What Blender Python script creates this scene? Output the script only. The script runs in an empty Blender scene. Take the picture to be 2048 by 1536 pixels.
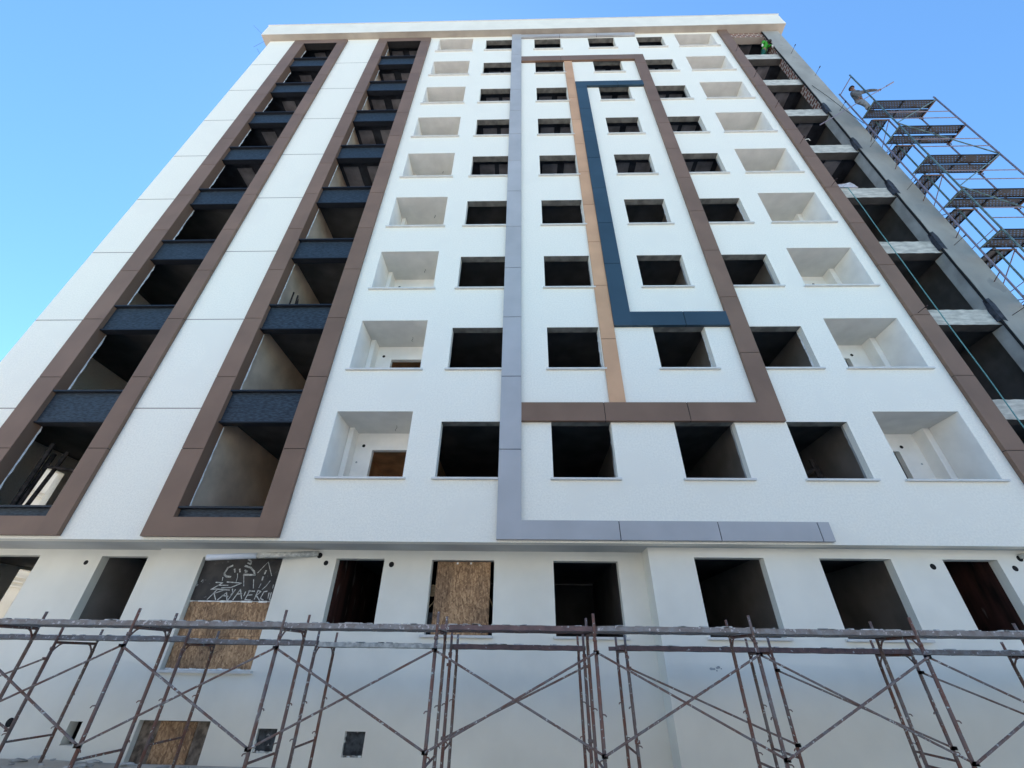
import bpy, bmesh, math, random
from mathutils import Vector, Matrix, Euler
random.seed(7)
R = math.radians
S = bpy.context.scene
COL = S.collection

# ------------------------------------------------------------------ camera, world, sun, exposure
cam_d = bpy.data.cameras.new('camera'); cam = bpy.data.objects.new('camera', cam_d); COL.objects.link(cam)
S.camera = cam
cam.location = (0, -9.0356, 1.6)
yaw, pitch, roll = -0.0288, 0.5806, 0.0145
fw = Vector((math.sin(yaw)*math.cos(pitch), math.cos(yaw)*math.cos(pitch), math.sin(pitch)))
rt0 = Vector((math.cos(yaw), -math.sin(yaw), 0)); up0 = rt0.cross(fw)
rt = math.cos(roll)*rt0 + math.sin(roll)*up0; up = -math.sin(roll)*rt0 + math.cos(roll)*up0
cam.rotation_euler = Matrix((rt, up, -fw)).transposed().to_euler()
cam_d.sensor_fit = 'HORIZONTAL'; cam_d.sensor_width = 36; cam_d.lens = 36*840.3/2048
cam_d.clip_start = 0.05; cam_d.clip_end = 3000

_az, _el = R(-16), R(55)
SUN = Vector((math.sin(_az)*math.cos(_el), math.cos(_az)*math.cos(_el), math.sin(_el)))
el = math.asin(SUN.z); az = math.atan2(SUN.x, SUN.y)
w = bpy.data.worlds.new('World'); S.world = w; w.use_nodes = True
nt = w.node_tree; nt.nodes.clear()
sk = nt.nodes.new('ShaderNodeTexSky'); sk.sky_type = 'NISHITA'; sk.sun_disc = False
sk.sun_elevation = el; sk.sun_rotation = az; sk.air_density = 1.0; sk.dust_density = 0.12; sk.ozone_density = 1.0; sk.altitude = 100
bg = nt.nodes.new('ShaderNodeBackground'); bg.inputs[1].default_value = 0.15
wo = nt.nodes.new('ShaderNodeOutputWorld')
tint = nt.nodes.new('ShaderNodeMixRGB'); tint.name = 'tint'; tint.blend_type = 'MULTIPLY'; tint.inputs[0].default_value = 1; tint.inputs[2].default_value = (0.55, 0.82, 0.97, 1)
nt.links.new(sk.outputs[0], tint.inputs[1]); nt.links.new(tint.outputs[0], bg.inputs[0]); nt.links.new(bg.outputs[0], wo.inputs[0])
sd = bpy.data.lights.new('sun', 'SUN'); sd.energy = 5.0; sd.angle = R(0.53); sd.color = (1, 0.965, 0.91)
so = bpy.data.objects.new('sun', sd); COL.objects.link(so); so.location = (0, 0, 60)
so.rotation_euler = SUN.to_track_quat('Z', 'Y').to_euler()
S.view_settings.view_transform = 'Standard'; S.view_settings.look = 'None'
S.view_settings.exposure = 1.08; S.view_settings.gamma = 1; S.view_settings.use_curve_mapping = False
S.cycles.max_bounces = 8; S.cycles.diffuse_bounces = 6; S.cycles.transparent_max_bounces = 24
try: S.cycles.use_denoising = True
except Exception: pass

# ------------------------------------------------------------------ materials
def mat(name, col, rough=0.8, var=0.06, scale=6.0, bump=0.0, bscale=80.0, metal=0.0, col2=None, spots=None, coat=0.0, detail=5, stretch=None, spec=0.3, island=0):
    m = bpy.data.materials.new(name); m.use_nodes = True; t = m.node_tree; n = t.nodes; l = t.links
    b = n['Principled BSDF']; b.inputs['Roughness'].default_value = rough; b.inputs['Metallic'].default_value = metal; b.inputs['Specular IOR Level'].default_value = spec
    tc = n.new('ShaderNodeTexCoord'); src = tc.outputs['Object']
    if stretch:
        mp = n.new('ShaderNodeMapping'); mp.inputs['Scale'].default_value = stretch; l.new(src, mp.inputs[0]); src = mp.outputs[0]
    nz = n.new('ShaderNodeTexNoise'); nz.inputs['Scale'].default_value = scale; nz.inputs['Detail'].default_value = detail
    l.new(src, nz.inputs['Vector'])
    cr = n.new('ShaderNodeValToRGB'); c2 = col2 or tuple(max(0, c*(1-var*2.2)) for c in col)
    hi = col if col2 else tuple(min(1, c*(1+var)) for c in col)
    cr.color_ramp.elements[0].position = 0.36; cr.color_ramp.elements[0].color = (*c2, 1)
    cr.color_ramp.elements[1].position = 0.64; cr.color_ramp.elements[1].color = (*hi, 1)
    l.new(nz.outputs['Fac'], cr.inputs[0]); out = cr.outputs[0]
    if spots:
        sc, th, scol = spots
        z2 = n.new('ShaderNodeTexNoise'); z2.inputs['Scale'].default_value = sc; z2.inputs['Detail'].default_value = 4
        l.new(src, z2.inputs['Vector'])
        r2 = n.new('ShaderNodeValToRGB'); r2.color_ramp.elements[0].position = th; r2.color_ramp.elements[1].position = th+0.05
        l.new(z2.outputs['Fac'], r2.inputs[0])
        mx = n.new('ShaderNodeMixRGB'); mx.inputs[2].default_value = (*scol, 1)
        l.new(r2.outputs[0], mx.inputs[0]); l.new(out, mx.inputs[1]); out = mx.outputs[0]
    if island:      # slight tone shift from one panel to the next
        ge = n.new('ShaderNodeNewGeometry'); mr = n.new('ShaderNodeMapRange'); mr.inputs['To Min'].default_value = 1-island; mr.inputs['To Max'].default_value = 1+island
        l.new(ge.outputs['Random Per Island'], mr.inputs['Value'])
        hv = n.new('ShaderNodeHueSaturation'); l.new(mr.outputs[0], hv.inputs['Value']); l.new(out, hv.inputs['Color']); out = hv.outputs[0]
    l.new(out, b.inputs['Base Color'])
    if bump:
        z3 = n.new('ShaderNodeTexNoise'); z3.inputs['Scale'].default_value = bscale; z3.inputs['Detail'].default_value = 3
        l.new(src, z3.inputs['Vector'])
        bp = n.new('ShaderNodeBump'); bp.inputs['Strength'].default_value = bump; bp.inputs['Distance'].default_value = 0.01
        l.new(z3.outputs['Fac'], bp.inputs['Height']); l.new(bp.outputs[0], b.inputs['Normal'])
    return m

M = {}
M['stucco'] = mat('white_stucco', (0.87, 0.835, 0.735), 0.9, 0.024, 24, 0.8, 44, spots=(0.5, 0.56, (0.845, 0.81, 0.715)), detail=3)
M['plaster'] = mat('smooth_render', (0.79, 0.775, 0.70), 0.92, 0.03, 0.9, 0.12, 60)
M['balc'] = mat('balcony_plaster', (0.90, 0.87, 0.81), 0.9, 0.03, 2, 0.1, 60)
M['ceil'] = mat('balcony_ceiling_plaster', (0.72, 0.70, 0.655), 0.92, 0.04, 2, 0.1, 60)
M['sill'] = mat('white_sill_paint', (0.66, 0.65, 0.62), 0.7, 0.03, 5)
M['white'] = mat('cornice_paint', (0.83, 0.78, 0.67), 0.85, 0.02, 1.5, 0.1, 60)
M['brown'] = mat('brown_composite_panel', (0.212, 0.134, 0.094), 0.5, 0.05, 0.9, spec=0.2, island=0.06)
M['grey'] = mat('silver_grey_composite_panel', (0.42, 0.42, 0.43), 0.5, 0.04, 0.9, spec=0.2, island=0.035)
M['tan'] = mat('copper_tan_composite_panel', (0.60, 0.35, 0.205), 0.5, 0.05, 0.9, spec=0.2, island=0.05)
M['navy'] = mat('navy_composite_panel', (0.038, 0.070, 0.098), 0.5, 0.05, 0.9, spec=0.25, island=0.06)
M['gap'] = mat('dark_joint', (0.02, 0.02, 0.022), 0.9)
M['groove'] = mat('stucco_joint_strip', (0.22, 0.18, 0.16), 0.8)
M['spandrel'] = mat('navy_wood_grain_panel', (0.036, 0.053, 0.072), 0.55, 0.3, 9, 0.6, 14, col2=(0.010, 0.015, 0.022), detail=8, stretch=(1, 1, 4.5))
M['cap'] = mat('anthracite_metal_flashing', (0.012, 0.015, 0.022), 0.5)
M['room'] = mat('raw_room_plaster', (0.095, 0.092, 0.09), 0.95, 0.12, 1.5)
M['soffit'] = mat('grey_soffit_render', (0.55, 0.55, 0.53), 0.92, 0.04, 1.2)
M['eave'] = mat('shaded_eave_paint', (0.42, 0.375, 0.32), 0.9, 0.06, 1.2)  # cornice tone darkened for its underside, shade put into the colour
M['head'] = mat('raw_lintel', (0.20, 0.20, 0.185), 0.95, 0.15, 4)
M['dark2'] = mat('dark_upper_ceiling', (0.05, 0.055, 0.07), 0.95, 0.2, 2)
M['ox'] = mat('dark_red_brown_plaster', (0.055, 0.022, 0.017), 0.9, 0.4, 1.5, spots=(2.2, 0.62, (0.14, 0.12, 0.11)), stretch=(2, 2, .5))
M['glow'] = mat('pale_room_plaster', (0.70, 0.60, 0.48), 0.95, 0.1, 1.2)
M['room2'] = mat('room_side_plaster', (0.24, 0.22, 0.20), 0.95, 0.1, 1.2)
M['rib'] = mat('slab_infill_underside', (0.27, 0.26, 0.28), 0.95, 0.15, 2)
M['ochre'] = mat('warm_inner_plaster', (0.62, 0.38, 0.20), 0.95, 0.15, 1.5)
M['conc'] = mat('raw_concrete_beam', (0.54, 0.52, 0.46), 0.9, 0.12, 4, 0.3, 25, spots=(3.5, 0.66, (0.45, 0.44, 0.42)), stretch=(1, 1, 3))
M['mortar'] = mat('grey_cement_render', (0.345, 0.34, 0.315), 0.95, 0.10, 0.8, 0.3, 30, spots=(1.6, 0.60, (0.295, 0.295, 0.28)), stretch=(1, 1, .7))
M['jamb'] = mat('grey_jamb_render', (0.38, 0.39, 0.38), 0.95, 0.1, 2, 0.3, 30)
M['membrane'] = mat('dark_membrane', (0.045, 0.05, 0.065), 0.7, 0.2, 8)
M['foam'] = mat('torn_plaster_edge', (0.80, 0.81, 0.79), 0.9, 0.1, 12, 0.6, 30)
M['steel'] = mat('rusty_scaffold_tube', (0.19, 0.088, 0.064), 0.75, 0.3, 6, 0.3, 60, col2=(0.17, 0.14, 0.135), spots=(26, 0.625, (0.46, 0.52, 0.50)))
M['steel2'] = mat('cement_spattered_tube', (0.16, 0.088, 0.068), 0.75, 0.3, 9, 0.4, 60, col2=(0.19, 0.17, 0.165), spots=(24, 0.61, (0.50, 0.50, 0.48)))
M['deckst'] = mat('cement_splashed_deck', (0.20, 0.165, 0.15), 0.7, 0.3, 9, 0.4, 50, col2=(0.27, 0.265, 0.265), spots=(22, 0.61, (0.52, 0.49, 0.49)))
M['deckred'] = mat('dark_red_deck_steel', (0.19, 0.12, 0.115), 0.7, 0.3, 9, 0.3, 50, col2=(0.12, 0.085, 0.085), spots=(15, 0.64, (0.4, 0.4, 0.4)))
M['paintst'] = mat('galvanised_tube', (0.20, 0.17, 0.21), 0.5, 0.2, 7, 0.1, 50, col2=(0.26, 0.22, 0.27))
M['greenst'] = mat('green_grey_tube', (0.13, 0.19, 0.19), 0.5, 0.2, 7, 0.1, 50)
M['rope'] = mat('teal_rope', (0.14, 0.33, 0.33), 0.8, 0.2, 60)
M['rod'] = mat('rusty_tie_rod', (0.05, 0.03, 0.028), 0.8, 0.2, 30)
M['pvc'] = mat('grey_pvc_pipe', (0.68, 0.70, 0.74), 0.3, 0.03, 3)
M['pvcd'] = mat('dusty_pvc_pipe', (0.60, 0.60, 0.56), 0.8, 0.15, 14, 0.3, 40)
M['black'] = mat('dark_void', (0.012, 0.012, 0.013), 0.9)
M['board'] = mat('blackened_board', (0.022, 0.022, 0.024), 0.6, 0.5, 5, 0.2, 20, col2=(0.05, 0.045, 0.042), spots=(9, 0.66, (0.12, 0.12, 0.12)))
M['chalk'] = mat('chalk_mark', (0.55, 0.56, 0.54), 0.9, 0.2, 20)
M['dusty'] = mat('dusty_board', (0.19, 0.155, 0.125), 0.85, 0.25, 9, 0.3, 30)
M['timber'] = mat('dark_timber', (0.05, 0.04, 0.035), 0.9, 0.3, 8)
M['wood'] = mat('pale_timber', (0.40, 0.29, 0.17), 0.8, 0.15, 8, stretch=(1, 1, 6))
M['shade'] = mat('grey_rag', (0.52, 0.50, 0.53), 0.9, 0.12, 12, 0.4, 20)
M['ground'] = mat('dusty_street', (0.62, 0.57, 0.50), 0.95, 0.15, 0.6, 0.3, 12)
M['rubble'] = mat('cement_rubble', (0.55, 0.56, 0.56), 0.95, 0.2, 3, 0.8, 18)
M['slate'] = mat('fibre_panel', (0.055, 0.063, 0.072), 0.8, 0.3, 10, spots=(12, 0.64, (0.3, 0.3, 0.3)))
M['cream'] = mat('neighbour_render', (0.70, 0.66, 0.60), 0.9, 0.04, 1.5, 0.1, 50)
M['opp'] = mat('warm_cream_render', (0.80, 0.76, 0.70), 0.9, 0.04, 1.5)
M['glass'] = mat('neighbour_glass', (0.05, 0.06, 0.07), 0.15)
M['tile'] = mat('clay_tile', (0.30, 0.13, 0.08), 0.8, 0.2, 6)
M['skin'] = mat('skin', (0.26, 0.14, 0.10), 0.6)
M['greys'] = mat('grey_work_shirt', (0.12, 0.125, 0.135), 0.9, 0.2, 9)
M['pants'] = mat('dusty_trousers', (0.24, 0.245, 0.25), 0.9, 0.15, 9)
M['cap2'] = mat('dark_wool_cap', (0.03, 0.026, 0.028), 0.9)
M['green'] = mat('bright_green_shirt', (0.045, 0.34, 0.035), 0.8, 0.15, 9)
M['teal'] = mat('dark_green_trousers', (0.012, 0.11, 0.085), 0.9, 0.2, 9)
M['glove'] = mat('white_glove', (0.75, 0.75, 0.72), 0.9)

def osb():
    m = bpy.data.materials.new('strand_board'); m.use_nodes = True; t = m.node_tree; n = t.nodes; l = t.links
    b = n['Principled BSDF']; b.inputs['Roughness'].default_value = 0.75
    tc = n.new('ShaderNodeTexCoord')
    prev = None
    for i, (rot, sc) in enumerate((((0, R(35), 0), (12, 9, 40)), ((0, R(-38), 0), (12, 9, 36)), ((0, R(95), 0), (12, 9, 42)))):
        m0 = n.new('ShaderNodeMapping'); m0.inputs['Rotation'].default_value = rot; l.new(tc.outputs['Object'], m0.inputs[0])
        mp = n.new('ShaderNodeMapping'); mp.inputs['Scale'].default_value = sc
        mp.inputs['Location'].default_value = (i*3.1, 0, i*1.7)
        l.new(m0.outputs[0], mp.inputs[0])
        v = n.new('ShaderNodeTexVoronoi'); v.inputs['Scale'].default_value = 1.0; l.new(mp.outputs[0], v.inputs['Vector'])
        cr = n.new('ShaderNodeValToRGB'); e = cr.color_ramp.elements
        e[0].position = 0.0; e[0].color = (0.15, 0.078, 0.036, 1); e[1].position = 1.0; e[1].color = (0.62, 0.40, 0.22, 1)
        x = e.new(0.5); x.color = (0.35, 0.205, 0.105, 1)
        sp = n.new('ShaderNodeSeparateColor'); l.new(v.outputs['Color'], sp.inputs[0]); l.new(sp.outputs[0], cr.inputs[0])
        if prev is None: prev = cr.outputs[0]
        else:
            mx = n.new('ShaderNodeMixRGB'); l.new(sp.outputs[1], mx.inputs[0]); l.new(prev, mx.inputs[1]); l.new(cr.outputs[0], mx.inputs[2]); prev = mx.outputs[0]
    nz = n.new('ShaderNodeTexNoise'); nz.inputs['Scale'].default_value = 1.6; nz.inputs['Detail'].default_value = 4; l.new(tc.outputs['Object'], nz.inputs['Vector'])
    cr = n.new('ShaderNodeValToRGB'); cr.color_ramp.elements[0].position = 0.42; cr.color_ramp.elements[0].color = (0.62, 0.62, 0.64, 1); cr.color_ramp.elements[1].position = 0.6
    l.new(nz.outputs['Fac'], cr.inputs[0])
    mu = n.new('ShaderNodeMixRGB'); mu.blend_type = 'MULTIPLY'; mu.inputs[0].default_value = 1; l.new(prev, mu.inputs[1]); l.new(cr.outputs[0], mu.inputs[2])
    l.new(mu.outputs[0], b.inputs['Base Color'])
    return m
M['osb'] = osb()

def brickmat():
    m = bpy.data.materials.new('rough_brick'); m.use_nodes = True; t = m.node_tree; n = t.nodes; l = t.links
    b = n['Principled BSDF']; b.inputs['Roughness'].default_value = 0.95
    tc = n.new('ShaderNodeTexCoord'); mp = n.new('ShaderNodeMapping'); mp.inputs['Rotation'].default_value = (R(90), 0, 0)
    sx = n.new('ShaderNodeSeparateXYZ'); cx = n.new('ShaderNodeCombineXYZ'); ad = n.new('ShaderNodeMath')
    l.new(tc.outputs['Object'], sx.inputs[0]); l.new(sx.outputs[0], ad.inputs[0]); l.new(sx.outputs[1], ad.inputs[1])
    l.new(ad.outputs[0], cx.inputs[0]); l.new(sx.outputs[2], cx.inputs[1])
    br = n.new('ShaderNodeTexBrick'); br.inputs['Scale'].default_value = 1; br.inputs['Brick Width'].default_value = 0.28; br.inputs['Row Height'].default_value = 0.2
    br.inputs['Mortar Size'].default_value = 0.03; br.inputs['Color1'].default_value = (0.22, 0.08, 0.05, 1); br.inputs['Color2'].default_value = (0.12, 0.05, 0.04, 1); br.inputs['Mortar'].default_value = (0.42, 0.38, 0.34, 1)
    l.new(cx.outputs[0], br.inputs['Vector']); l.new(br.outputs[0], b.inputs['Base Color'])
    return m
M['brick'] = brickmat()

def perf():
    m = bpy.data.materials.new('perforated_steel_plank'); m.use_nodes = True; t = m.node_tree; n = t.nodes; l = t.links
    b = n['Principled BSDF']; b.inputs['Roughness'].default_value = 0.6; b.inputs['Metallic'].default_value = 0.2
    b.inputs['Base Color'].default_value = (0.03, 0.028, 0.036, 1)
    out = n['Material Output']
    tc = n.new('ShaderNodeTexCoord'); br = n.new('ShaderNodeTexBrick')
    br.inputs['Scale'].default_value = 1; br.inputs['Brick Width'].default_value = 0.105; br.inputs['Row Height'].default_value = 0.060
    br.inputs['Mortar Size'].default_value = 0.026; br.inputs['Mortar Smooth'].default_value = 0; br.inputs['Color1'].default_value = (1, 1, 1, 1); br.inputs['Color2'].default_value = (1, 1, 1, 1); br.inputs['Mortar'].default_value = (0, 0, 0, 1)
    nz = n.new('ShaderNodeTexNoise'); nz.inputs['Scale'].default_value = 1.9; nz.inputs['Detail'].default_value = 2; l.new(tc.outputs['Object'], nz.inputs['Vector'])
    th = n.new('ShaderNodeMath'); th.operation = 'LESS_THAN'; th.inputs[1].default_value = 0.62; l.new(nz.outputs['Fac'], th.inputs[0])
    mu = n.new('ShaderNodeMath'); mu.operation = 'MULTIPLY'
    l.new(tc.outputs['Object'], br.inputs['Vector']); l.new(br.outputs['Color'], mu.inputs[0]); l.new(th.outputs[0], mu.inputs[1])
    tr = n.new('ShaderNodeBsdfTransparent'); mx = n.new('ShaderNodeMixShader')
    l.new(mu.outputs[0], mx.inputs[0]); l.new(b.outputs[0], mx.inputs[1]); l.new(tr.outputs[0], mx.inputs[2]); l.new(mx.outputs[0], out.inputs[0])
    return m
M['perf'] = perf()

# ------------------------------------------------------------------ mesh helpers
class MB:
    def __init__(s): s.v = []; s.f = []
    def poly(s, pts): i = len(s.v); s.v += [tuple(p) for p in pts]; s.f.append(tuple(range(i, i+len(pts)))); return s
    def box(s, x0, x1, y0, y1, z0, z1):
        i = len(s.v)
        s.v += [(x0, y0, z0), (x1, y0, z0), (x1, y1, z0), (x0, y1, z0), (x0, y0, z1), (x1, y0, z1), (x1, y1, z1), (x0, y1, z1)]
        for q in ((0, 3, 2, 1), (4, 5, 6, 7), (0, 1, 5, 4), (1, 2, 6, 5), (2, 3, 7, 6), (3, 0, 4, 7)): s.f.append(tuple(i+k for k in q))
        return s
    def tube(s, p, q, r, n=8, r2=None):
        p, q = Vector(p), Vector(q); d = (q-p).normalized(); a = d.orthogonal().normalized(); b = d.cross(a); r2 = r if r2 is None else r2
        i = len(s.v)
        for c, rr in ((p, r), (q, r2)):
            for k in range(n): s.v.append(tuple(c + rr*(math.cos(6.28318*k/n)*a + math.sin(6.28318*k/n)*b)))
        for k in range(n): s.f.append((i+k, i+(k+1) % n, i+n+(k+1) % n, i+n+k))
        s.f.append(tuple(i+k for k in range(n))[::-1]); s.f.append(tuple(i+n+k for k in range(n)))
        return s
    def path(s, pts, r, n=6):
        for a, b in zip(pts, pts[1:]): s.tube(a, b, r, n)
        return s
    def build(s, name, m, parent=None, smooth=False, bevel=0, **kw):
        me = bpy.data.meshes.new(name); me.from_pydata(s.v, [], s.f); me.materials.append(m if not isinstance(m, str) else M[m])
        if smooth:
            for p in me.polygons: p.use_smooth = len(p.vertices) == 4
        me.validate(); me.update()
        o = bpy.data.objects.new(name, me); COL.objects.link(o)
        if parent:
            o.parent = parent; o.matrix_parent_inverse = Matrix.Translation(-parent.location)
        if bevel:
            bv = o.modifiers.new('bevel', 'BEVEL'); bv.width = bevel; bv.segments = 2; bv.limit_method = 'ANGLE'
        for k, v in kw.items(): o[k] = v
        return o

def thing(name, loc, label, cat, group=None):
    o = bpy.data.objects.new(name, None); COL.objects.link(o); o.location = loc; o.empty_display_size = 0.3
    o['label'] = label; o['category'] = cat
    if group: o['group'] = group
    return o
def tag(o, label, cat, group=None):
    o['label'] = label; o['category'] = cat
    if group: o['group'] = group
    return o

def holed(mb, x0, x1, z0, z1, y0, y1, holes, axis='y'):
    """wall slab with rectangular holes; the reveals are part of it. axis 'x' swaps x and y."""
    def P(a, y, z): return (a, y, z) if axis == 'y' else (y, a, z)
    xs = sorted({x0, x1, *[h[0] for h in holes if x0 < h[0] < x1], *[h[1] for h in holes if x0 < h[1] < x1]})
    zs = sorted({z0, z1, *[h[2] for h in holes if z0 < h[2] < z1], *[h[3] for h in holes if z0 < h[3] < z1]})
    def inh(x, z): return any(h[0] < x < h[1] and h[2] < z < h[3] for h in holes)
    for a, b in zip(xs, xs[1:]):
        run = None
        for c, d in zip(zs, zs[1:]):
            if not inh((a+b)/2, (c+d)/2):
                mb.poly([P(a, y0, c), P(b, y0, c), P(b, y0, d), P(a, y0, d)])
                mb.poly([P(b, y1, c), P(a, y1, c), P(a, y1, d), P(b, y1, d)])
    for h in holes:
        a, b, c, d = h; c = max(c, z0); d = min(d, z1)
        mb.poly([P(a, y0, c), P(a, y0, d), P(a, y1, d), P(a, y1, c)]); mb.poly([P(b, y0, d), P(b, y0, c), P(b, y1, c), P(b, y1, d)])
        mb.poly([P(a, y0, c), P(a, y1, c), P(b, y1, c), P(b, y0, c)]); mb.poly([P(a, y0, d), P(b, y0, d), P(b, y1, d), P(a, y1, d)])
    mb.poly([P(x0, y0, z0), P(x0, y0, z1), P(x0, y1, z1), P(x0, y1, z0)]); mb.poly([P(x1, y0, z1), P(x1, y0, z0), P(x1, y1, z0), P(x1, y1, z1)])
    mb.poly([P(x0, y0, z1), P(x1, y0, z1), P(x1, y1, z1), P(x0, y1, z1)]); mb.poly([P(x0, y0, z0), P(x0, y1, z0), P(x1, y1, z0), P(x1, y0, z0)])
    return mb

def ring_grow(name, chains, m, parent=None, sub=2):
    """one continuous skinned surface from joint chains: chains = (joints, edges) with a radius per joint"""
    js, es = chains
    me = bpy.data.meshes.new(name); me.from_pydata([j[:3] for j in js], es, []); me.materials.append(M[m])
    o = bpy.data.objects.new(name, me); COL.objects.link(o)
    sk_ = o.modifiers.new('skin', 'SKIN'); sk_.use_smooth_shade = True
    for i, j in enumerate(js):
        rr = j[3] if isinstance(j[3], tuple) else (j[3], j[3]); me.skin_vertices[0].data[i].radius = rr
    me.skin_vertices[0].data[0].use_root = True
    if sub: sb = o.modifiers.new('sub', 'SUBSURF'); sb.levels = sub; sb.render_levels = sub
    dg = bpy.context.evaluated_depsgraph_get(); ev = o.evaluated_get(dg); nm = bpy.data.meshes.new_from_object(ev)
    o.modifiers.clear(); o.data = nm; bpy.data.meshes.remove(me)
    for p in nm.polygons: p.use_smooth = True
    if not nm.materials: nm.materials.append(M[m])
    if parent: o.parent = parent; o.matrix_parent_inverse = Matrix.Translation(-parent.location)
    return o

# ------------------------------------------------------------------ ground
def hnoise(x, y): return math.sin(x*3.1+y*1.7)*math.sin(y*4.3-x*1.1)*0.5 + math.sin(x*7.7+2*y)*math.sin(y*9.1)*0.25
def gz(x, y):
    t = max(0, min(1, (-1.2-x)/6.5)); near = max(0, min(1, (y+4.5)/3.0)) * max(0, min(1, (1.0-y)/1.4))
    return -0.07 + 0.27*t*near*(1 if y < 1.2 else 1) + 0.016*hnoise(x*2, y*2)*near
mb = MB()
xs = [-700, -200, -60, -24] + [-16+0.25*i for i in range(129)] + [24, 60, 200, 700]
ys = [-700, -200, -60, -24, -14] + [-8+0.25*i for i in range(40)] + [6, 20, 60, 200, 700]
for y in ys:
    for x in xs: mb.v.append((x, y, gz(x, y)))
nx = len(xs)
for j in range(len(ys)-1):
    for i in range(nx-1): mb.f.append((j*nx+i, j*nx+i+1, (j+1)*nx+i+1, (j+1)*nx+i))
mb.build('ground', 'ground', kind='structure')
# lumps of set cement at the foot of the wall
rb = bmesh.new()
for i in range(60):
    x = random.uniform(-9.6, -4.6); y = random.uniform(-1.3, -0.1); r = random.uniform(0.02, 0.07)
    g = bmesh.ops.create_icosphere(rb, subdivisions=2, radius=r)
    for v in g['verts']:
        c = v.co; k = 1+0.35*math.sin(c.x*60+i)*math.cos(c.y*50+c.z*70); v.co = Vector((c.x*k*1.7, c.y*k*1.3, c.z*k*0.45)) + Vector((x, y, gz(x, y)+r*0.2))
me = bpy.data.meshes.new('cement_rubble'); rb.to_mesh(me); rb.free(); me.materials.append(M['rubble'])
o = bpy.data.objects.new('cement_rubble', me); COL.objects.link(o); o['kind'] = 'stuff'; tag(o, 'spilled lumps of set cement along the foot of the wall', 'rubble')

# ------------------------------------------------------------------ the building
B = thing('apartment_building', (0, 0, 0), 'nine storey white apartment block under construction with brown, grey, tan and navy cladding bands', 'building')
COLS = [(-1.97, -0.53), (0.70, 2.14), (3.65, 5.08), (6.31, 7.74)]
LOG = [(-4.61, -2.70), (8.45, 10.49)]
ZT = 30.95
holes = []
for k in range(9):
    for a, b in COLS: holes.append((a, b, 5.0+3*k, 6.44+3*k))
    for a, b in LOG: holes.append((a, b, 5.0+3*k, 6.724+3*k))
FA = (-12.18, -10.28); FB = (-7.49, -5.58)
holes += [(FA[0], FA[1], 4.07, 30.25), (FB[0], FB[1], 4.07, 30.29)]
holed(MB(), -14.35, 11.36, 3.62, ZT, 0, 0.22, holes).build('wall', 'stucco', B)
# cornice
MB().box(-14.72, 14.5, -0.32, 13, ZT, 32.33).build('cornice', 'white', B)
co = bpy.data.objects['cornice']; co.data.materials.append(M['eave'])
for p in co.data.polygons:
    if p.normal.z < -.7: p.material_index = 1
MB().box(-14.76, 14.54, -0.35, 13.05, 32.33, 32.37).build('cornice_flashing', 'sill', B)
# stucco joints on the left strips
for k in range(8):
    z = 6.81+2.993*k
    for a, b in ((-14.35, -12.80), (-9.81, -8.02)): MB().box(a, b, -0.003, 0.01, z-0.012, z+0.012).build('stucco_joint', 'groove', B)
# window sills
def sill(x0, x1, y, z, parent=B): return MB().box(x0, x1, y-0.075, y+0.10, z-0.045, z).build('window_sill', 'sill', parent, bevel=0.004)
for k in range(9):
    for i, (a, b) in enumerate(COLS):
        l_, r_ = a-0.07, b+0.07
        if i == 0: r_ = -0.537
        if i == 3 and k < 8 and k > 0: l_ = 6.262
        sill(l_, r_, 0, 5.0+3*k+0.002)
        MB().box(a+.001, b-.001, 0.006, 0.225, 6.432+3*k, 6.4385+3*k).build('window_head', 'head', B)
    for a, b in LOG: sill(a-0.07, b+0.07, 0, 5.0+3*k+0.002)
# slabs, partitions
for k in range(9):
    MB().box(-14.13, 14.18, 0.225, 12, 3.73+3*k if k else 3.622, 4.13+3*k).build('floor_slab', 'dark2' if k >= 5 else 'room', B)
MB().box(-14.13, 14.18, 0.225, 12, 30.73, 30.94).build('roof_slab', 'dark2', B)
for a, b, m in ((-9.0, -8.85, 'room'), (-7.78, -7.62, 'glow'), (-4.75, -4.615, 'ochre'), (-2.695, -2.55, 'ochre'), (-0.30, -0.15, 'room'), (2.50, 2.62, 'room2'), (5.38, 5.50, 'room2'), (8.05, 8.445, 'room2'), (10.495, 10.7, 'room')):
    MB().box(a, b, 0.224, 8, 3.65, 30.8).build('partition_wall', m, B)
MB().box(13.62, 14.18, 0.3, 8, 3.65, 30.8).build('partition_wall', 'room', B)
# back wall of the front rooms; openings behind the balconies let daylight in from the rear
bh = []
for k in range(9): bh += [(-4.55, -2.75, 4.2+3*k, 6.65+3*k), (8.9, 10.2, 5.0+3*k, 6.5+3*k)]
holed(MB(), -14.1, 14.18, 3.65, 30.8, 5.2, 5.4, bh).build('back_wall', 'ochre', B)
MB().box(-14.35, 14.2, 12, 12.25, 30.0, ZT).build('rear_parapet', 'white', B)
# side walls
sh = [(2.42, 3.05, 5.0+3*k, 6.23+3*k) for k in range(1)]
holed(MB(), 0.22, 12.25, 3.62, ZT, -14.35, -14.135, sh, 'x').build('side_wall', 'stucco', B)
holed(MB(), 0.24, 12.25, 3.62, ZT, 14.20, 13.99, [], 'x').build('side_wall', 'mortar', B)
# pale infill strips between the ribs of the upper ceilings
for k in range(4, 9):
    zc = 6.73+3*k if k < 8 else 30.73
    for x in (-11.95, -10.9, -7.45, -6.45, -1.75, -0.95, 0.85, 1.75, 3.8, 4.7, 6.4, 7.2, 11.5, 12.35):
        MB().box(x, x+0.62, 0.50, 4.4, zc-0.035, zc-0.002).build('ceiling_infill', 'rib', B)
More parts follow.
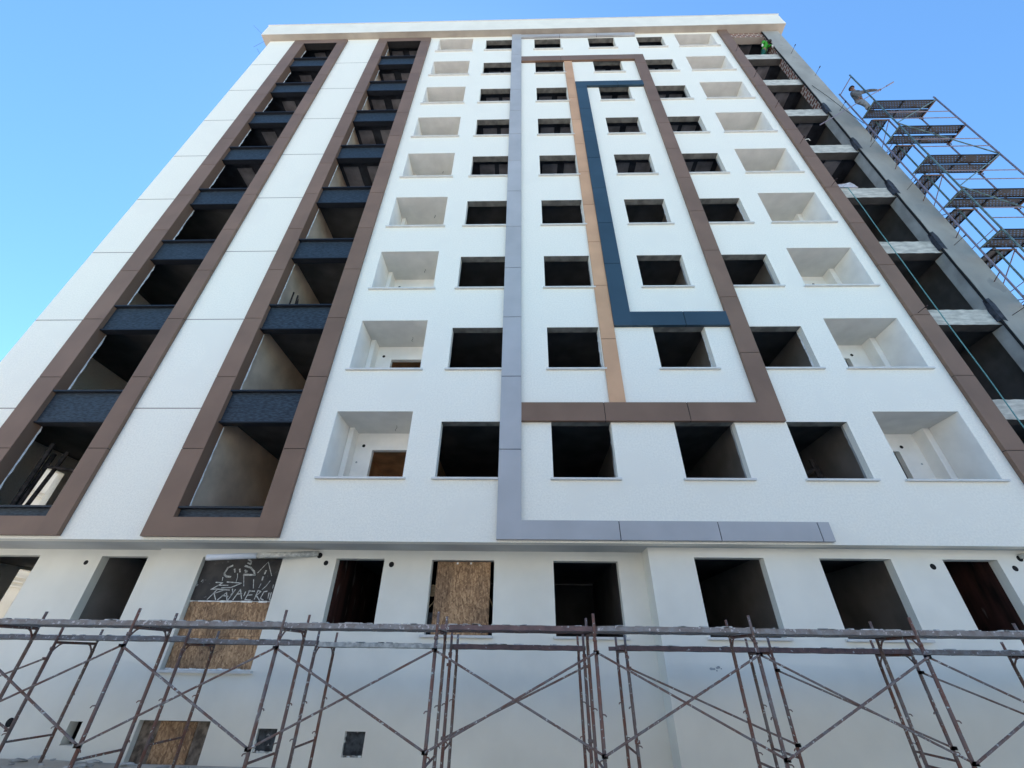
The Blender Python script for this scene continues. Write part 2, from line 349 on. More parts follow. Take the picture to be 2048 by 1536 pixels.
# bright linings added to carry rear daylight to the lower left balcony doors
for k in range(3):
    MB().box(-4.61, -2.70, 1.37, 11.9, 6.69+3*k, 6.715+3*k).build('bounce_ceiling', 'ochre', B)
    MB().box(-4.61, -2.70, 1.37, 11.9, 4.132+3*k, 4.15+3*k).build('bounce_floor', 'glow', B)
# balcony linings
for a, b in LOG:
    left = a < 0
    for k in range(9):
        z0 = 4.13+3*k; zc = 6.724+3*k
        mb = MB()
        dx = (-4.0, -3.05) if left else (8.6, 9.755)
        holed(mb, a+.001, b-.001, z0, zc-.001, 1.22, 1.36, [(dx[0], dx[1], z0-0.01, z0+2.10)])
        mb.box(a+0.001, a+0.007, 0.004, 1.22, 5.003+3*k, zc-.005).box(b-0.007, b-0.001, 0.004, 1.22, 5.003+3*k, zc-.005)
        if left: mb.box(a+0.02, a+0.15, 0.87, 1.219, z0, zc-.001)
        else: mb.box(b-0.18, b-0.02, 0.87, 1.219, z0, zc-.001)
        lb = mb.build('balcony', 'balc', B)
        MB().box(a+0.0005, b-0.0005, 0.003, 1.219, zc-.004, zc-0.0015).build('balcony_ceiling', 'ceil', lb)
        cx = (a+b)/2 + (0.35 if left else -0.55)
        MB().path([(cx, .75, zc), (cx+.02, .74, zc-.07), (cx-.015, .76, zc-.13), (cx+.01, .75, zc-.17)], 0.006, 5).build('lamp_wire', 'black', lb)
        hx = a+0.36 if left else b-0.62
        MB().tube((hx, 1.214, z0+2.22), (hx, 1.23, z0+2.22), 0.045, 10).build('drain_hole', 'black', lb)
        MB().tube((hx-.1 if left else hx+.28, 1.213, z0+1.75), (hx-.1 if left else hx+.28, 1.23, z0+1.75), 0.026, 8).build('pipe_socket', 'jamb', lb)

# cladding bands -----------------------------------------------------------
def splits(lo, hi, js): return [lo]+sorted(j for j in js if lo+0.02 < j < hi-0.02)+[hi]
def band(name, m, t, verts=(), horis=(), label=None):
    mb = MB(); g = 0.009
    for x0, x1, z0, z1, js in verts:
        s_ = splits(z0, z1, js)
        for i, (c, d) in enumerate(zip(s_, s_[1:])):
            mb.box(x0, x1, -t, -0.012, c+(g if i else 0), d-(g if i < len(s_)-2 else 0))
    for x0, x1, z0, z1, js in horis:
        s_ = splits(x0, x1, js)
        for i, (c, d) in enumerate(zip(s_, s_[1:])):
            mb.box(c+(g if i else 0), d-(g if i < len(s_)-2 else 0), -t, -0.012, z0, z1)
    o = mb.build(name, m, B)
    if label: o['label'] = label
    bk = MB()
    for x0, x1, z0, z1, js in list(verts)+list(horis): bk.box(x0+.004, x1-.004, -t+0.014, -0.001, z0+.004, z1-.004)
    bk.build('joint_backing', 'gap', o)
    return o
J = [5.665+2.043*i for i in range(13)]
T = 0.10
band('brown_frame', 'brown', T, [(-12.79, FA[0], 3.68, 30.74, J), (FA[1], -9.81, 3.68, 30.74, J)], [(FA[0], FA[1], 3.68, 4.075, ()), (FA[0], FA[1], 30.25, 30.74, ())], 'outer brown window frame band')
band('brown_frame', 'brown', T, [(-8.015, FB[0], 3.675, 30.75, J), (FB[1], -5.085, 3.675, 30.75, J)], [(FB[0], FB[1], 3.675, 4.072, ()), (FB[0], FB[1], 30.29, 30.75, ())], 'inner brown window frame band')
band('brown_post_band', 'brown', T, [(10.86, 11.35, 3.66, ZT-.003, J)], (), 'single brown band beside the open bay')
band('grey_band', 'grey', T, [(-0.535, -0.02, 3.664, ZT-.003, J)], [(-0.02, 6.31, 3.664, 4.05, (2.012, 4.046, 6.073)), (-0.02, 6.26, 30.52, 30.86, (2.1, 4.15))])
JB = [8.453, 10.486, 12.532, 14.571, 16.616, 18.648, 20.693, 22.728, 24.779, 26.791]
band('brown_band', 'brown', T, [(5.765, 6.26, 6.413, 27.87, JB)], [(-0.018, 5.765, 6.413, 6.925, (2.007, 4.03)), (-0.018, 5.765, 27.31, 27.87, (2.016,))])
band('tan_band', 'tan', 0.055, [(2.165, 2.565, 6.926, 27.309, [8.97, 11.04, 13.05, 15.08, 17.17, 19.18, 21.2, 23.27, 25.3])])
band('navy_band', 'navy', T, [(2.567, 3.07, 9.42, 24.82, [11.954, 13.975, 15.997, 18.049, 20.089, 22.079, 24.18])], [(3.07, 5.764, 9.42, 9.925, (4.56,)), (3.07, 5.764, 24.36, 24.82, (4.56,))])
for (a, b), z in ((FA, 30.25), (FB, 30.29)): MB().box(a+.001, b-.001, -.096, 0.22, z-.008, z-.001).build('frame_lining', 'gap', B)  # near-black head lining: shade under the frame top put into its colour
# dark reveal cladding inside the tall frames, torn plaster edge, spandrels
for fi, (a, b) in enumerate((FA, FB)):
    MB().box(a+.001, a+0.012, -0.098, 0.20, 4.08, 30.22).box(b-0.012, b-.001, -0.098, 0.20, 4.08, 30.22).build('frame_lining', 'brown', B)
    for k in range(9):
        z = 4.30+3.0*k; lo = 4.08 if k == 0 else 6.43+3.0*(k-1)
        sp = MB().box(a+.013, b-.013, 0.02, 0.2, lo, z-0.03).build('spandrel', 'spandrel', B)
        MB().box(a+.013, b-.013, -0.085, 0.2, z-0.03, z+0.012).build('cap', 'cap', sp)
        if k: MB().box(a+.013, b-.013, -0.03, 0.19, lo-0.035, lo).build('drip_edge', 'cap', sp)
        # ragged plaster edge beside the left jamb
        top = (6.39+3*k) if k < 8 else 30.2
        mb = MB(); zz = z+0.02; w0 = 0.012
        while zz < top-0.05:
            z2 = min(top, zz+random.uniform(0.06, 0.16)); w1 = random.uniform(0.01, 0.045)
            mb.poly([(a+.0125, 0.205, zz), (a+.0125+w0*.3, 0.20+w0, zz), (a+.0125+w1*.3, 0.20+w1, z2), (a+.0125, 0.205, z2)])
            mb.poly([(a+.0125, 0.20+w0+.012, zz), (a+.0125, 0.20, zz), (a+.0125, 0.20, z2), (a+.0125, 0.20+w1+.012, z2)])
            zz, w0 = z2, w1
        mb.build('torn_edge', 'foam', B)
for k in range(0, 7):
    for (a, b) in COLS[1:]:
        mb = MB(); zz = 5.02+3*k; w0 = .01; top = 6.43+3*k; random.seed(int(k*31+b*10))
        while zz < top-.03:
            z2 = min(top, zz+random.uniform(.05, .2)); w1 = random.choice((.003, .006, .010, .018))
            mb.poly([(b-.002, .17, zz), (b-.002, .17, z2), (b-.002-w1, .222, z2), (b-.002-w0, .222, zz)]); zz, w0 = z2, w1
        mb.build('torn_edge', 'foam' if k % 2 else 'jamb', B)
random.seed(11)
# open bay on the right: edge beams, cement column, jamb
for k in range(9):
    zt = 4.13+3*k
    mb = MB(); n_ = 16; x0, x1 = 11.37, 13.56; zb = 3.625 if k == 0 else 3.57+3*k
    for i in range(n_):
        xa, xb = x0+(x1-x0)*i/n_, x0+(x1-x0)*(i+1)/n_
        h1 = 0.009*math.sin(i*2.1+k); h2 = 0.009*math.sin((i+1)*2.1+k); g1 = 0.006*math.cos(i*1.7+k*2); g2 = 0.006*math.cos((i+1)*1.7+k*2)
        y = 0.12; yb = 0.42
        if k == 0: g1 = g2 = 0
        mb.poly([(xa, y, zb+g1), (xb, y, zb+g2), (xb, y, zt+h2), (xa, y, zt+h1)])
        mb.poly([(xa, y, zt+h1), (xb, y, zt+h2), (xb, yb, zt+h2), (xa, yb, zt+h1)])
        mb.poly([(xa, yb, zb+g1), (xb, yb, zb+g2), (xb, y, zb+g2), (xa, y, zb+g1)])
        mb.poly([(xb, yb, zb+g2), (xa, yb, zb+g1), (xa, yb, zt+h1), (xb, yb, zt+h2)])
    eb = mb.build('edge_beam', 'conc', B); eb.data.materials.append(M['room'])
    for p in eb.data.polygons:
        if p.normal.z < -.7: p.material_index = 1  # undersides coloured darker than the fronts to stand for shade
    if k < 8:
        brk = k >= 6
        MB().box(13.345, 13.60, 0.07, 0.42, zt+0.03, zt+2.40).build('jamb', 'brick' if brk else 'jamb', B)
    if 1 <= k <= 6:
        MB().poly([(13.30, -0.006, zt-0.48), (13.43, -0.006, zt-0.55), (13.46, -0.006, zt+0.10), (13.42, -0.006, zt+0.34), (13.32, -0.006, zt+0.30), (13.29, -.006, zt-.1)]).poly([(13.30, -0.006, zt-0.48), (13.29, -.006, zt-.1), (13.32, -0.006, zt+0.30), (13.32, .1, zt+.30), (13.26, .115, zt-.1), (13.28, .115, zt-.48)]).build('membrane_flap', 'membrane', B)
MB().box(13.345, 13.60, 0.07, 0.42, 28.2, 30.9).build('jamb', 'brick', B)
MB().box(11.36, 13.37, 0.10, 0.42, 30.42, ZT-.002).build('lintel', 'brick', B)
MB().box(13.31, 13.345, 0.012, 0.07, 3.63, 30.9).build('shadow_gap', 'gap', B)
mb = MB(); n_ = 110   # uneven left arris of the cement column
for i in range(n_):
    za, zb = 3.62+(ZT-3.625)*i/n_, 3.62+(ZT-3.625)*(i+1)/n_
    ea, eb = 13.335+0.012*hnoise(za, 1)*2, 13.335+0.012*hnoise(zb, 1)*2
    mb.poly([(ea, 0, za), (14.2, 0, za), (14.2, 0, zb), (eb, 0, zb)]); mb.poly([(ea, 0.07, za), (ea, 0, za), (eb, 0, zb), (eb, 0.07, zb)])
mb.poly([(14.2, 0, 3.62), (14.2, 0.24, 3.62), (14.2, 0.24, ZT-.005), (14.2, 0, ZT-.005)]).poly([(13.335, 0, 3.62), (13.335, .24, 3.62), (14.2, .24, 3.62), (14.2, 0, 3.62)])
mb.build('cement_column', 'mortar', B)
# lower storeys under the overhang
O3 = (-7.17, -5.35, 1.35, 3.45); O4 = (-4.14, -3.06, 2.155, 3.44); O5 = (-2.0, -0.617, 2.0, 3.43); O6 = (0.68, 2.09, 2.0, 3.43)
B2 = (-7.17, -5.81, -0.08, 0.57); B3 = (-4.885, -4.52, 0.133, 0.48); B4 = (-3.253, -2.878, 0.10, 0.462)
O7 = (3.575, 5.005, 2.0, 3.43); O8 = (6.14, 7.59, 2.0, 3.43); O9 = (8.63, 9.73, 2.14, 3.43)
O1 = (-12.9, -11.1, 2.0, 3.48); O2 = (-9.64, -8.56, 2.13, 3.475); B1 = (-8.61, -8.365, 0.165, 0.517)
lw = holed(MB(), -14.2, -8.2, -0.4, 3.619, 1.0, 1.2, [O1, O2, B1]).build('lower_wall', 'plaster', B)
holed(MB(), -8.22, 2.65, -0.4, 3.619, 0.85, 1.05, [O3, O4, O5, O6, B2, B3, B4]).build('lower_wall', 'plaster', B)
holed(MB(), 2.64, 14.2, -0.4, 3.619, 0.35, 0.55, [O7, O8, O9]).build('lower_wall', 'plaster', B)
MB().box(2.64, 2.66, 0.551, 0.85, -0.4, 3.618).build('lower_wall_return', 'plaster', B)
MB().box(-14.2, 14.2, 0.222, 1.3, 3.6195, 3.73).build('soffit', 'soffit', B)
holed(MB(), 1.2, 12.25, -0.4, 3.6, -14.2, -14.0, [(3.3, 5.6, 2.0, 3.55)], 'x').build('side_wall', 'plaster', B)
MB().box(-14.0, 14.1, 1.21, 12, 1.0, 1.12).build('floor_slab', 'room', B)
MB().box(-14.0, 14.1, 5.6, 5.8, -0.4, 3.6).build('back_wall', 'room', B)
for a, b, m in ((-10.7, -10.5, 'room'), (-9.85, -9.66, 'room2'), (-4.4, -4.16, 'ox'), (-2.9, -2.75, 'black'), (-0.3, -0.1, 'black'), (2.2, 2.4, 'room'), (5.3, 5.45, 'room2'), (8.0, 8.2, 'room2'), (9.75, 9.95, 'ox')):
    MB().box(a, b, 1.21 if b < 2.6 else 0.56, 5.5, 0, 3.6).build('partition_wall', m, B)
sill(-7.26, -5.29, 0.85, 1.352); sill(-2.08, -0.60, 0.85, 2.002); sill(0.62, 2.15, 0.85, 2.002)
sill(3.50, 5.08, 0.35, 2.002); sill(6.08, 7.67, 0.35, 2.002)
for x, y, z, r in ((-9.945, 1.0, 3.334, .05), (-9.775, 1.0, .482, .075), (-4.356, .85, 3.343, .052), (-2.889, .85, 3.325, .058), (8.373, .35, 3.289, .058), (9.991, .35, 3.269, .055)):
    MB().tube((x, y-0.003, z), (x, y+0.02, z), r, 14).build('drain_hole', 'black', B)
for x, z in ((-4.535, 3.50), (10.2, 3.46)):
    y = .85 if x < 0 else .35
    MB().tube((x, y-0.003, z), (x, y+.02, z), .06, 14).build('drain_hole', 'black', B)
# cement smear on the right lower wall
mb = MB()
for q in range(7):
    x = 3.46+.03*q+random.uniform(-.01, .01); z = 1.50+random.uniform(-.03, .03); r_ = random.uniform(.008, .022)
    mb.poly([(x+r_*1.4*math.cos(a*.785), .3475-.0002*q, z+r_*math.sin(a*.785)) for a in range(8)])
mb.build('cement_smear', 'jamb', B)
# tie rods left in the wall
for x, z in [(11.04, 27.97), (11.045, 24.9), (11.045, 21.85), (11.04, 18.86), (11.10, 15.94), (11.037, 9.82), (13.85, 27.83), (14.07, 25.2), (13.80, 21.69), (13.77, 18.72), (13.75, 15.8), (13.741, 12.79), (13.67, 9.80)]:
    r_ = MB().tube((x, -0.0 if x > 12 else -.1, z), (x+.01, -0.40, z-.01), 0.009, 6).build('tie_rod', 'rod', B)
    MB().tube((x+.01, -0.40, z-.01), (x+.012, -0.32, z-.01), 0.022, 6).build('wire_knot', 'rod', r_)
for p, q in (((-14.70, -.2, 31.2), (-15.25, -.55, 31.6)), ((-14.72, .0, 31.0), (-15.05, .0, 30.2)), ((-14.40, .05, 29.3), (-14.85, .05, 30.1))):
    MB().tube(p, q, 0.006, 5).build('tie_rod', 'rod', B)

# ------------------------------------------------------------------ things in and on the building
# boarding of the lower openings
t = thing('boarded_window', (-6.2, 0.95, 1.35), 'window boarded with strand board below and chalked black board above', 'boarded window')
MB().box(-7.15, -5.36, 0.955, 0.985, 1.37, 1.93).box(-7.15, -5.36, 0.958, 0.985, 1.935, 2.565).build('strand_board', 'osb', t)
MB().box(-7.165, -5.355, 0.950, 0.985, 2.59, 3.445).build('black_board', 'board', t)
rg = MB(); x = -7.16
while x < -5.4:
    w_ = random.uniform(.05, .16); h = random.uniform(.004, .022); rg.box(x, min(x+w_, -5.36), .94, .957, 2.575-h, 2.575+h*.7); x += w_
x = -7.14
while x < -5.4:
    w_ = random.uniform(.05, .16); h = random.uniform(.004, .02); rg.box(x, min(x+w_, -5.36), .94, .957, 1.352, 1.365+h); x += w_
rg.build('foam_bead', 'foam', t, kind='stuff')
ST = [
[(-6.656,2.798),(-6.795,2.604)],[(-6.485,2.797),(-6.692,2.726),(-6.611,2.606)],[(-6.797,2.804),(-6.694,2.812),(-6.378,2.793)],
[(-6.568,2.599),(-6.423,2.743),(-6.354,2.587)],[(-6.498,2.685),(-6.363,2.672)],[(-6.322,2.816),(-6.286,2.744),(-6.31,2.701)],[(-6.252,2.802),(-6.341,2.594)],
[(-6.232,2.602),(-6.141,2.81),(-6.048,2.625)],[(-6.187,2.716),(-6.077,2.725)],[(-6.01,2.761),(-6.021,2.682)],[(-5.924,2.791),(-5.971,2.612),(-5.849,2.606)],
[(-5.951,2.776),(-5.814,2.777)],[(-5.938,2.697),(-5.845,2.705)],[(-5.746,2.792),(-5.767,2.621)],[(-5.746,2.792),(-5.674,2.771),(-5.751,2.692),(-5.648,2.601)],
[(-5.54,2.78),(-5.608,2.765),(-5.644,2.636),(-5.57,2.609)],[(-5.488,2.745),(-5.479,2.645)],[(-5.442,2.752),(-5.435,2.61),(-5.385,2.604)],
[(-6.739,2.943),(-6.581,2.937),(-6.667,2.885),(-6.447,2.887)],[(-6.666,2.882),(-6.795,2.8)],[(-6.497,2.953),(-6.163,2.934),(-6.366,2.844),(-6.574,2.835)],
[(-6.496,3.291),(-6.586,3.244),(-6.619,3.138),(-6.613,3.1),(-6.549,3.063),(-6.456,3.057)],[(-6.21,3.285),(-6.072,3.248),(-5.97,3.174),(-5.927,3.099)],[(-6.177,3.104),(-5.919,3.099)],
[(-6.425,3.215),(-6.394,3.155)],[(-6.309,3.216),(-6.28,3.159)],[(-6.185,3.194),(-6.119,3.172),(-6.163,3.157)],[(-6.325,3.125),(-6.297,3.051),(-6.296,2.962)],
[(-5.92,3.01),(-5.866,2.835)],[(-6.168,3.082),(-6.093,2.876)],[(-6.185,3.424),(-6.102,3.379),(-6.096,3.317),(-6.174,3.347)],[(-5.877,3.144),(-5.715,3.374),(-5.545,3.087)],
[(-5.703,3.191),(-5.713,3.123)],[(-5.726,3.063),(-5.728,2.997)],[(-5.727,2.923),(-5.748,2.843)],[(-5.543,2.984),(-5.598,2.881),(-5.663,2.808)],[(-5.444,2.904),(-5.438,2.839)],
[(-6.625,3.048),(-6.612,2.974)],[(-7.16,2.947),(-7.141,2.866),(-7.121,2.896)],[(-7.056,2.992),(-7.073,2.955)]]
ch = MB()
for i, s_ in enumerate(ST):
    r_ = 0.020 if 21 <= i <= 23 else (0.017 if i in (24, 25, 26, 30, 32, 33) else (0.011 if i < 21 else 0.008))
    pts = [Vector((a, 0.9475, b)) for a, b in s_]
    for p, q in zip(pts, pts[1:]):
        d = (q-p).normalized(); nrm = Vector((-d.z, 0, d.x))*r_
        p_, q_ = p-d*r_*.5, q+d*r_*.5
        ch.poly([p_-nrm, q_-nrm*.8, q_+nrm*.8, p_+nrm])
ch.build('chalk_writing', 'chalk', t)
t = thing('boarded_window', (-1.3, 0.95, 2.0), 'window half closed by one tall strand board with dark gaps either side', 'boarded window')
MB().box(-1.885, -0.705, 0.955, 0.975, 2.01, 3.41).build('strand_board', 'osb', t)
MB().box(-1.46, -1.42, .945, .955, 3.36, 3.40).box(-1.16, -1.12, .945, .955, 3.36, 3.40).build('foam_dab', 'foam', t)
MB().tube((-1.98, 1.15, 2.85), (-1.98, 1.18, 2.85), 0.12, 16).build('cable_reel', 'wood', t)
MB().tube((-2.02, 1.1, 2.5), (-1.84, 1.1, 2.72), 0.014, 6).tube((-.72, 1.1, 2.72), (-.62, 1.1, 2.52), 0.014, 6).build('batten', 'wood', t)
MB().box(-2.0, -1.86, 1.12, 1.2, 2.0, 2.42).build('louvre', 'slate', t)
t = thing('boarded_window', (-6.5, 0.95, 0.0), 'low cellar window closed with three strand boards', 'boarded window')
MB().box(-7.165, -6.83, 0.97, 0.99, -0.07, 0.56).build('side_board', 'dusty', t)
MB().box(-6.82, -6.12, 0.955, 0.975, -0.07, 0.55).build('strand_board', 'osb', t)
MB().box(-6.11, -5.82, 0.96, 0.98, -0.07, 0.56).build('side_board', 'dusty', t)
for (a, b, c, d), lb in ((B3, 'small dark panel closing the cellar hatch nearer the boarded cellar window'), (B4, 'small dark panel closing the cellar hatch left of centre, standing alone')):
    t = thing('hatch_panel', ((a+b)/2, .93, c), lb, 'panel', 'small cellar hatches')
    MB().box(a+.012, b-.006, .90, .92, c+.02, d-.008).build('panel', 'slate', t)
    rg = MB()
    for i in range(9):
        x = a+random.random()*(b-a-.05); rg.box(x, x+random.uniform(.02, .06), .885, .903, c, c+random.uniform(.01, .03))
    for i in range(4):
        z = c+random.random()*(d-c-.05); rg.box(a, a+random.uniform(.01, .022), .885, .903, z, z+.04)
    rg.build('foam_bead', 'foam', t, kind='stuff')
# drain pipe under the overhang
t = thing('drain_pipe', (-4.55, 0.85, 3.52), 'grey plastic pipe slung under the overhang above the chalked board', 'pipe')
P0, P1, P2 = Vector((-4.56, .80, 3.53)), Vector((-5.75, .50, 3.42)), Vector((-6.66, .25, 3.325))
MB().tube(P0, P1, .056, 14).build('dusty_length', 'pvcd', t, smooth=True)
MB().tube(P1, P2, .060, 14).build('clean_length', 'pvc', t, smooth=True)
MB().tube(P2, P2+(P2-P1).normalized()*.003, .046, 14).build('open_end', 'black', t)
t = thing('drain_pipe', (10.2, .35, 3.5), 'dark pipe stub leaving the wall at the far right under the overhang', 'pipe')
MB().tube((10.2, .34, 3.50), (10.9, .0, 3.56), .05, 12).build('pipe', 'pvcd', t, smooth=True)
# rope
mb = MB(); pts = [Vector((11.745+0.006*math.sin(i*.9), -0.012+.004*math.cos(i*1.3), 15.98-i*0.5)) for i in range(32)]
mb.tube((11.745, .115, 16.16), pts[0], .013, 6)
tag(mb.path(pts, 0.014, 6).build('rope', 'rope'), 'teal rope hanging straight down from a bay beam', 'rope')
# cloth / board on the beam
mb = MB(); prof = [(11.37, 16.135), (12.25, 16.135), (12.16, 16.30), (12.05, 16.42), (11.8, 16.36), (11.55, 16.33), (11.40, 16.28)]
for q in range(7):
    (xa, za), (xb, zb) = prof[q], prof[(q+1) % 7]; mb.poly([(xa, .08, za), (xb, .08, zb), (xb, .24, zb), (xa, .24, za)])
mb.poly([(x, .08-.02*math.sin(x*9), z) for x, z in prof]).poly([(x, .24, z) for x, z in prof][::-1])
o = mb.build('cement_sack', 'shade')
tag(o, 'pale torn sack lying on the beam above the rope', 'sack')
o = MB().path([(11.42, 0.05, 19.2), (11.46, -.02, 19.32), (11.6, -.02, 19.36), (11.66, .02, 19.30)], .016, 6).build('hose_end', 'sill')
tag(o, 'short curled white hose end sticking out over a bay beam', 'hose')
o = MB().path([(13.5, -.03, 24.1), (13.75, -.05, 22.9), (13.95, -.08, 21.5), (14.1, -.15, 20.3), (14.25, -.3, 19.6), (14.45, -.35, 19.55), (14.6, -.3, 19.9)], .010, 5).build('cable', 'gap')
tag(o, 'thin dark cable slack between cement column and scaffold tower', 'cable')
# timber and trestles inside rooms
def timber(lb, items, grp=None, loc=(0, 0, 0)):
    t = thing('timber_props', loc, lb, 'timber', grp)
    for p, q, r_ in items: MB().tube(p, q, r_, 6).build('prop', 'timber', t)
timber('dark timber props stacked in the lowest far left bay', [((-12.0, .55, 4.14), (-12.06, .6, 6.1), .05), ((-12.0, .8, 4.14), (-11.9, .9, 6.0), .045), ((-11.95, .62, 4.14), (-12.1, .8, 5.9), .05), ((-12.1, .75, 5.55), (-11.2, 1.0, 5.50), .04), ((-11.3, .95, 4.14), (-11.24, 1.0, 5.95), .035), ((-11.15, 1.1, 4.14), (-11.12, 1.1, 5.9), .03), ((-11.3, .95, 5.3), (-10.95, 1.3, 5.6), .03)], loc=(-11.6, .8, 4.14))
timber('two short dark props standing in the third storey of the inner brown frame', [((-7.3, .5, 10.14), (-7.3, .45, 11.35), .025), ((-7.12, .6, 10.14), (-7.2, .55, 11.3), .03), ((-7.0, .6, 10.14), (-7.12, .5, 11.1), .03)], loc=(-7.2, .5, 10.14))
t = thing('trestle', (7.2, 1.3, 4.14), 'dark wooden trestle seen through the lowest window left of the right balcony', 'trestle')
for p, q in (((6.75, 1.1, 4.14), (6.8, 1.25, 5.55)), ((6.95, 1.5, 4.14), (6.85, 1.3, 5.55)), ((7.5, 1.1, 4.14), (7.42, 1.25, 6.0)), ((7.62, 1.1, 4.14), (7.52, 1.3, 6.0))): MB().tube(p, q, .045, 6).build('leg', 'timber', t)
MB().tube((6.8, 1.25, 5.45), (7.45, 1.25, 5.75), .05, 6).build('crossbar', 'timber', t)

# ------------------------------------------------------------------ neighbour seen through the openings
N = thing('neighbouring_house', (-22, 6, 0), 'pale rendered house seen only through the openings at the far left', 'house')
nh = [(1.0+3.2*i, 2.3+3.2*i, 1.2+3.0*j, 3.1+3.0*j) for i in range(6) for j in range(3)]
holed(MB(), -1, 22, 0, 9.3, -18.2, -18.45, nh, 'x').build('wall', 'cream', N)
MB().box(-28, -18.5, -.9, 21.9, 0, 9.2).build('house_body', 'room2', N)
for a, b, c, d in nh:
    f = MB().box(-18.30, -18.16, a-.08, b+.08, c-.1, c).box(-18.3, -18.19, a, a+.07, c, d).box(-18.3, -18.19, b-.07, b, c, d).box(-18.3, -18.19, a, b, d-.07, d).box(-18.3, -18.2, (a+b)/2-.03, (a+b)/2+.03, c, d).build('window', 'sill', N)
    MB().box(-18.4, -18.36, a, b, c, d).build('pane', 'glass', f)
for z in (3.55, 3.7, 3.85, 6.5, 6.65): MB().box(-18.2, -18.14, -1, 22, z, z+.05).build('string_course', 'cream', N)
MB().poly([(-28.5, -1.4, 9.2), (-17.8, -1.4, 9.2), (-23, -1.4, 10.6)]).poly([(-17.8, -1.4, 9.2), (-17.8, 22.4, 9.2), (-23, 22.4, 10.6), (-23, -1.4, 10.6)]).poly([(-28.5, -1.4, 9.2), (-23, -1.4, 10.6), (-23, 22.4, 10.6), (-28.5, 22.4, 9.2)]).poly([(-28.5, 22.4, 9.2), (-23, 22.4, 10.6), (-17.8, 22.4, 9.2)]).build('roof', 'tile', N)

# unseen houses added across the street, behind the photographer: their sunlit fronts light the shaded facade
for hx, hw, hh, lb in ((-30, 22, 9.5, 'unseen cream house added across the street for bounce light, on the left'), (-5, 24, 10.5, 'taller unseen cream house added straight across the street for bounce light'), (22, 26, 9, 'unseen cream house added across the street for bounce light, on the right')):
    H = thing('added_opposite_house', (hx, -23, 0), lb, 'house', 'unseen houses added across the street')
    wins = [(hx-hw/2+1.6+3.4*i, hx-hw/2+3.0+3.4*i, 1.2+3*j, 2.7+3*j) for i in range(int((hw-2)/3.4)) for j in range(int((hh-1)/3))]
    holed(MB(), hx-hw/2, hx+hw/2, 0, hh, -21.0, -21.25, wins).build('wall', 'opp', H)
    MB().box(hx-hw/2+.01, hx+hw/2-.01, -32, -21.3, 0, hh-.05).build('house_body', 'room2', H)
    MB().box(hx-hw/2-.3, hx+hw/2+.3, -32.3, -20.7, hh, hh+.35).build('roof', 'tile', H)

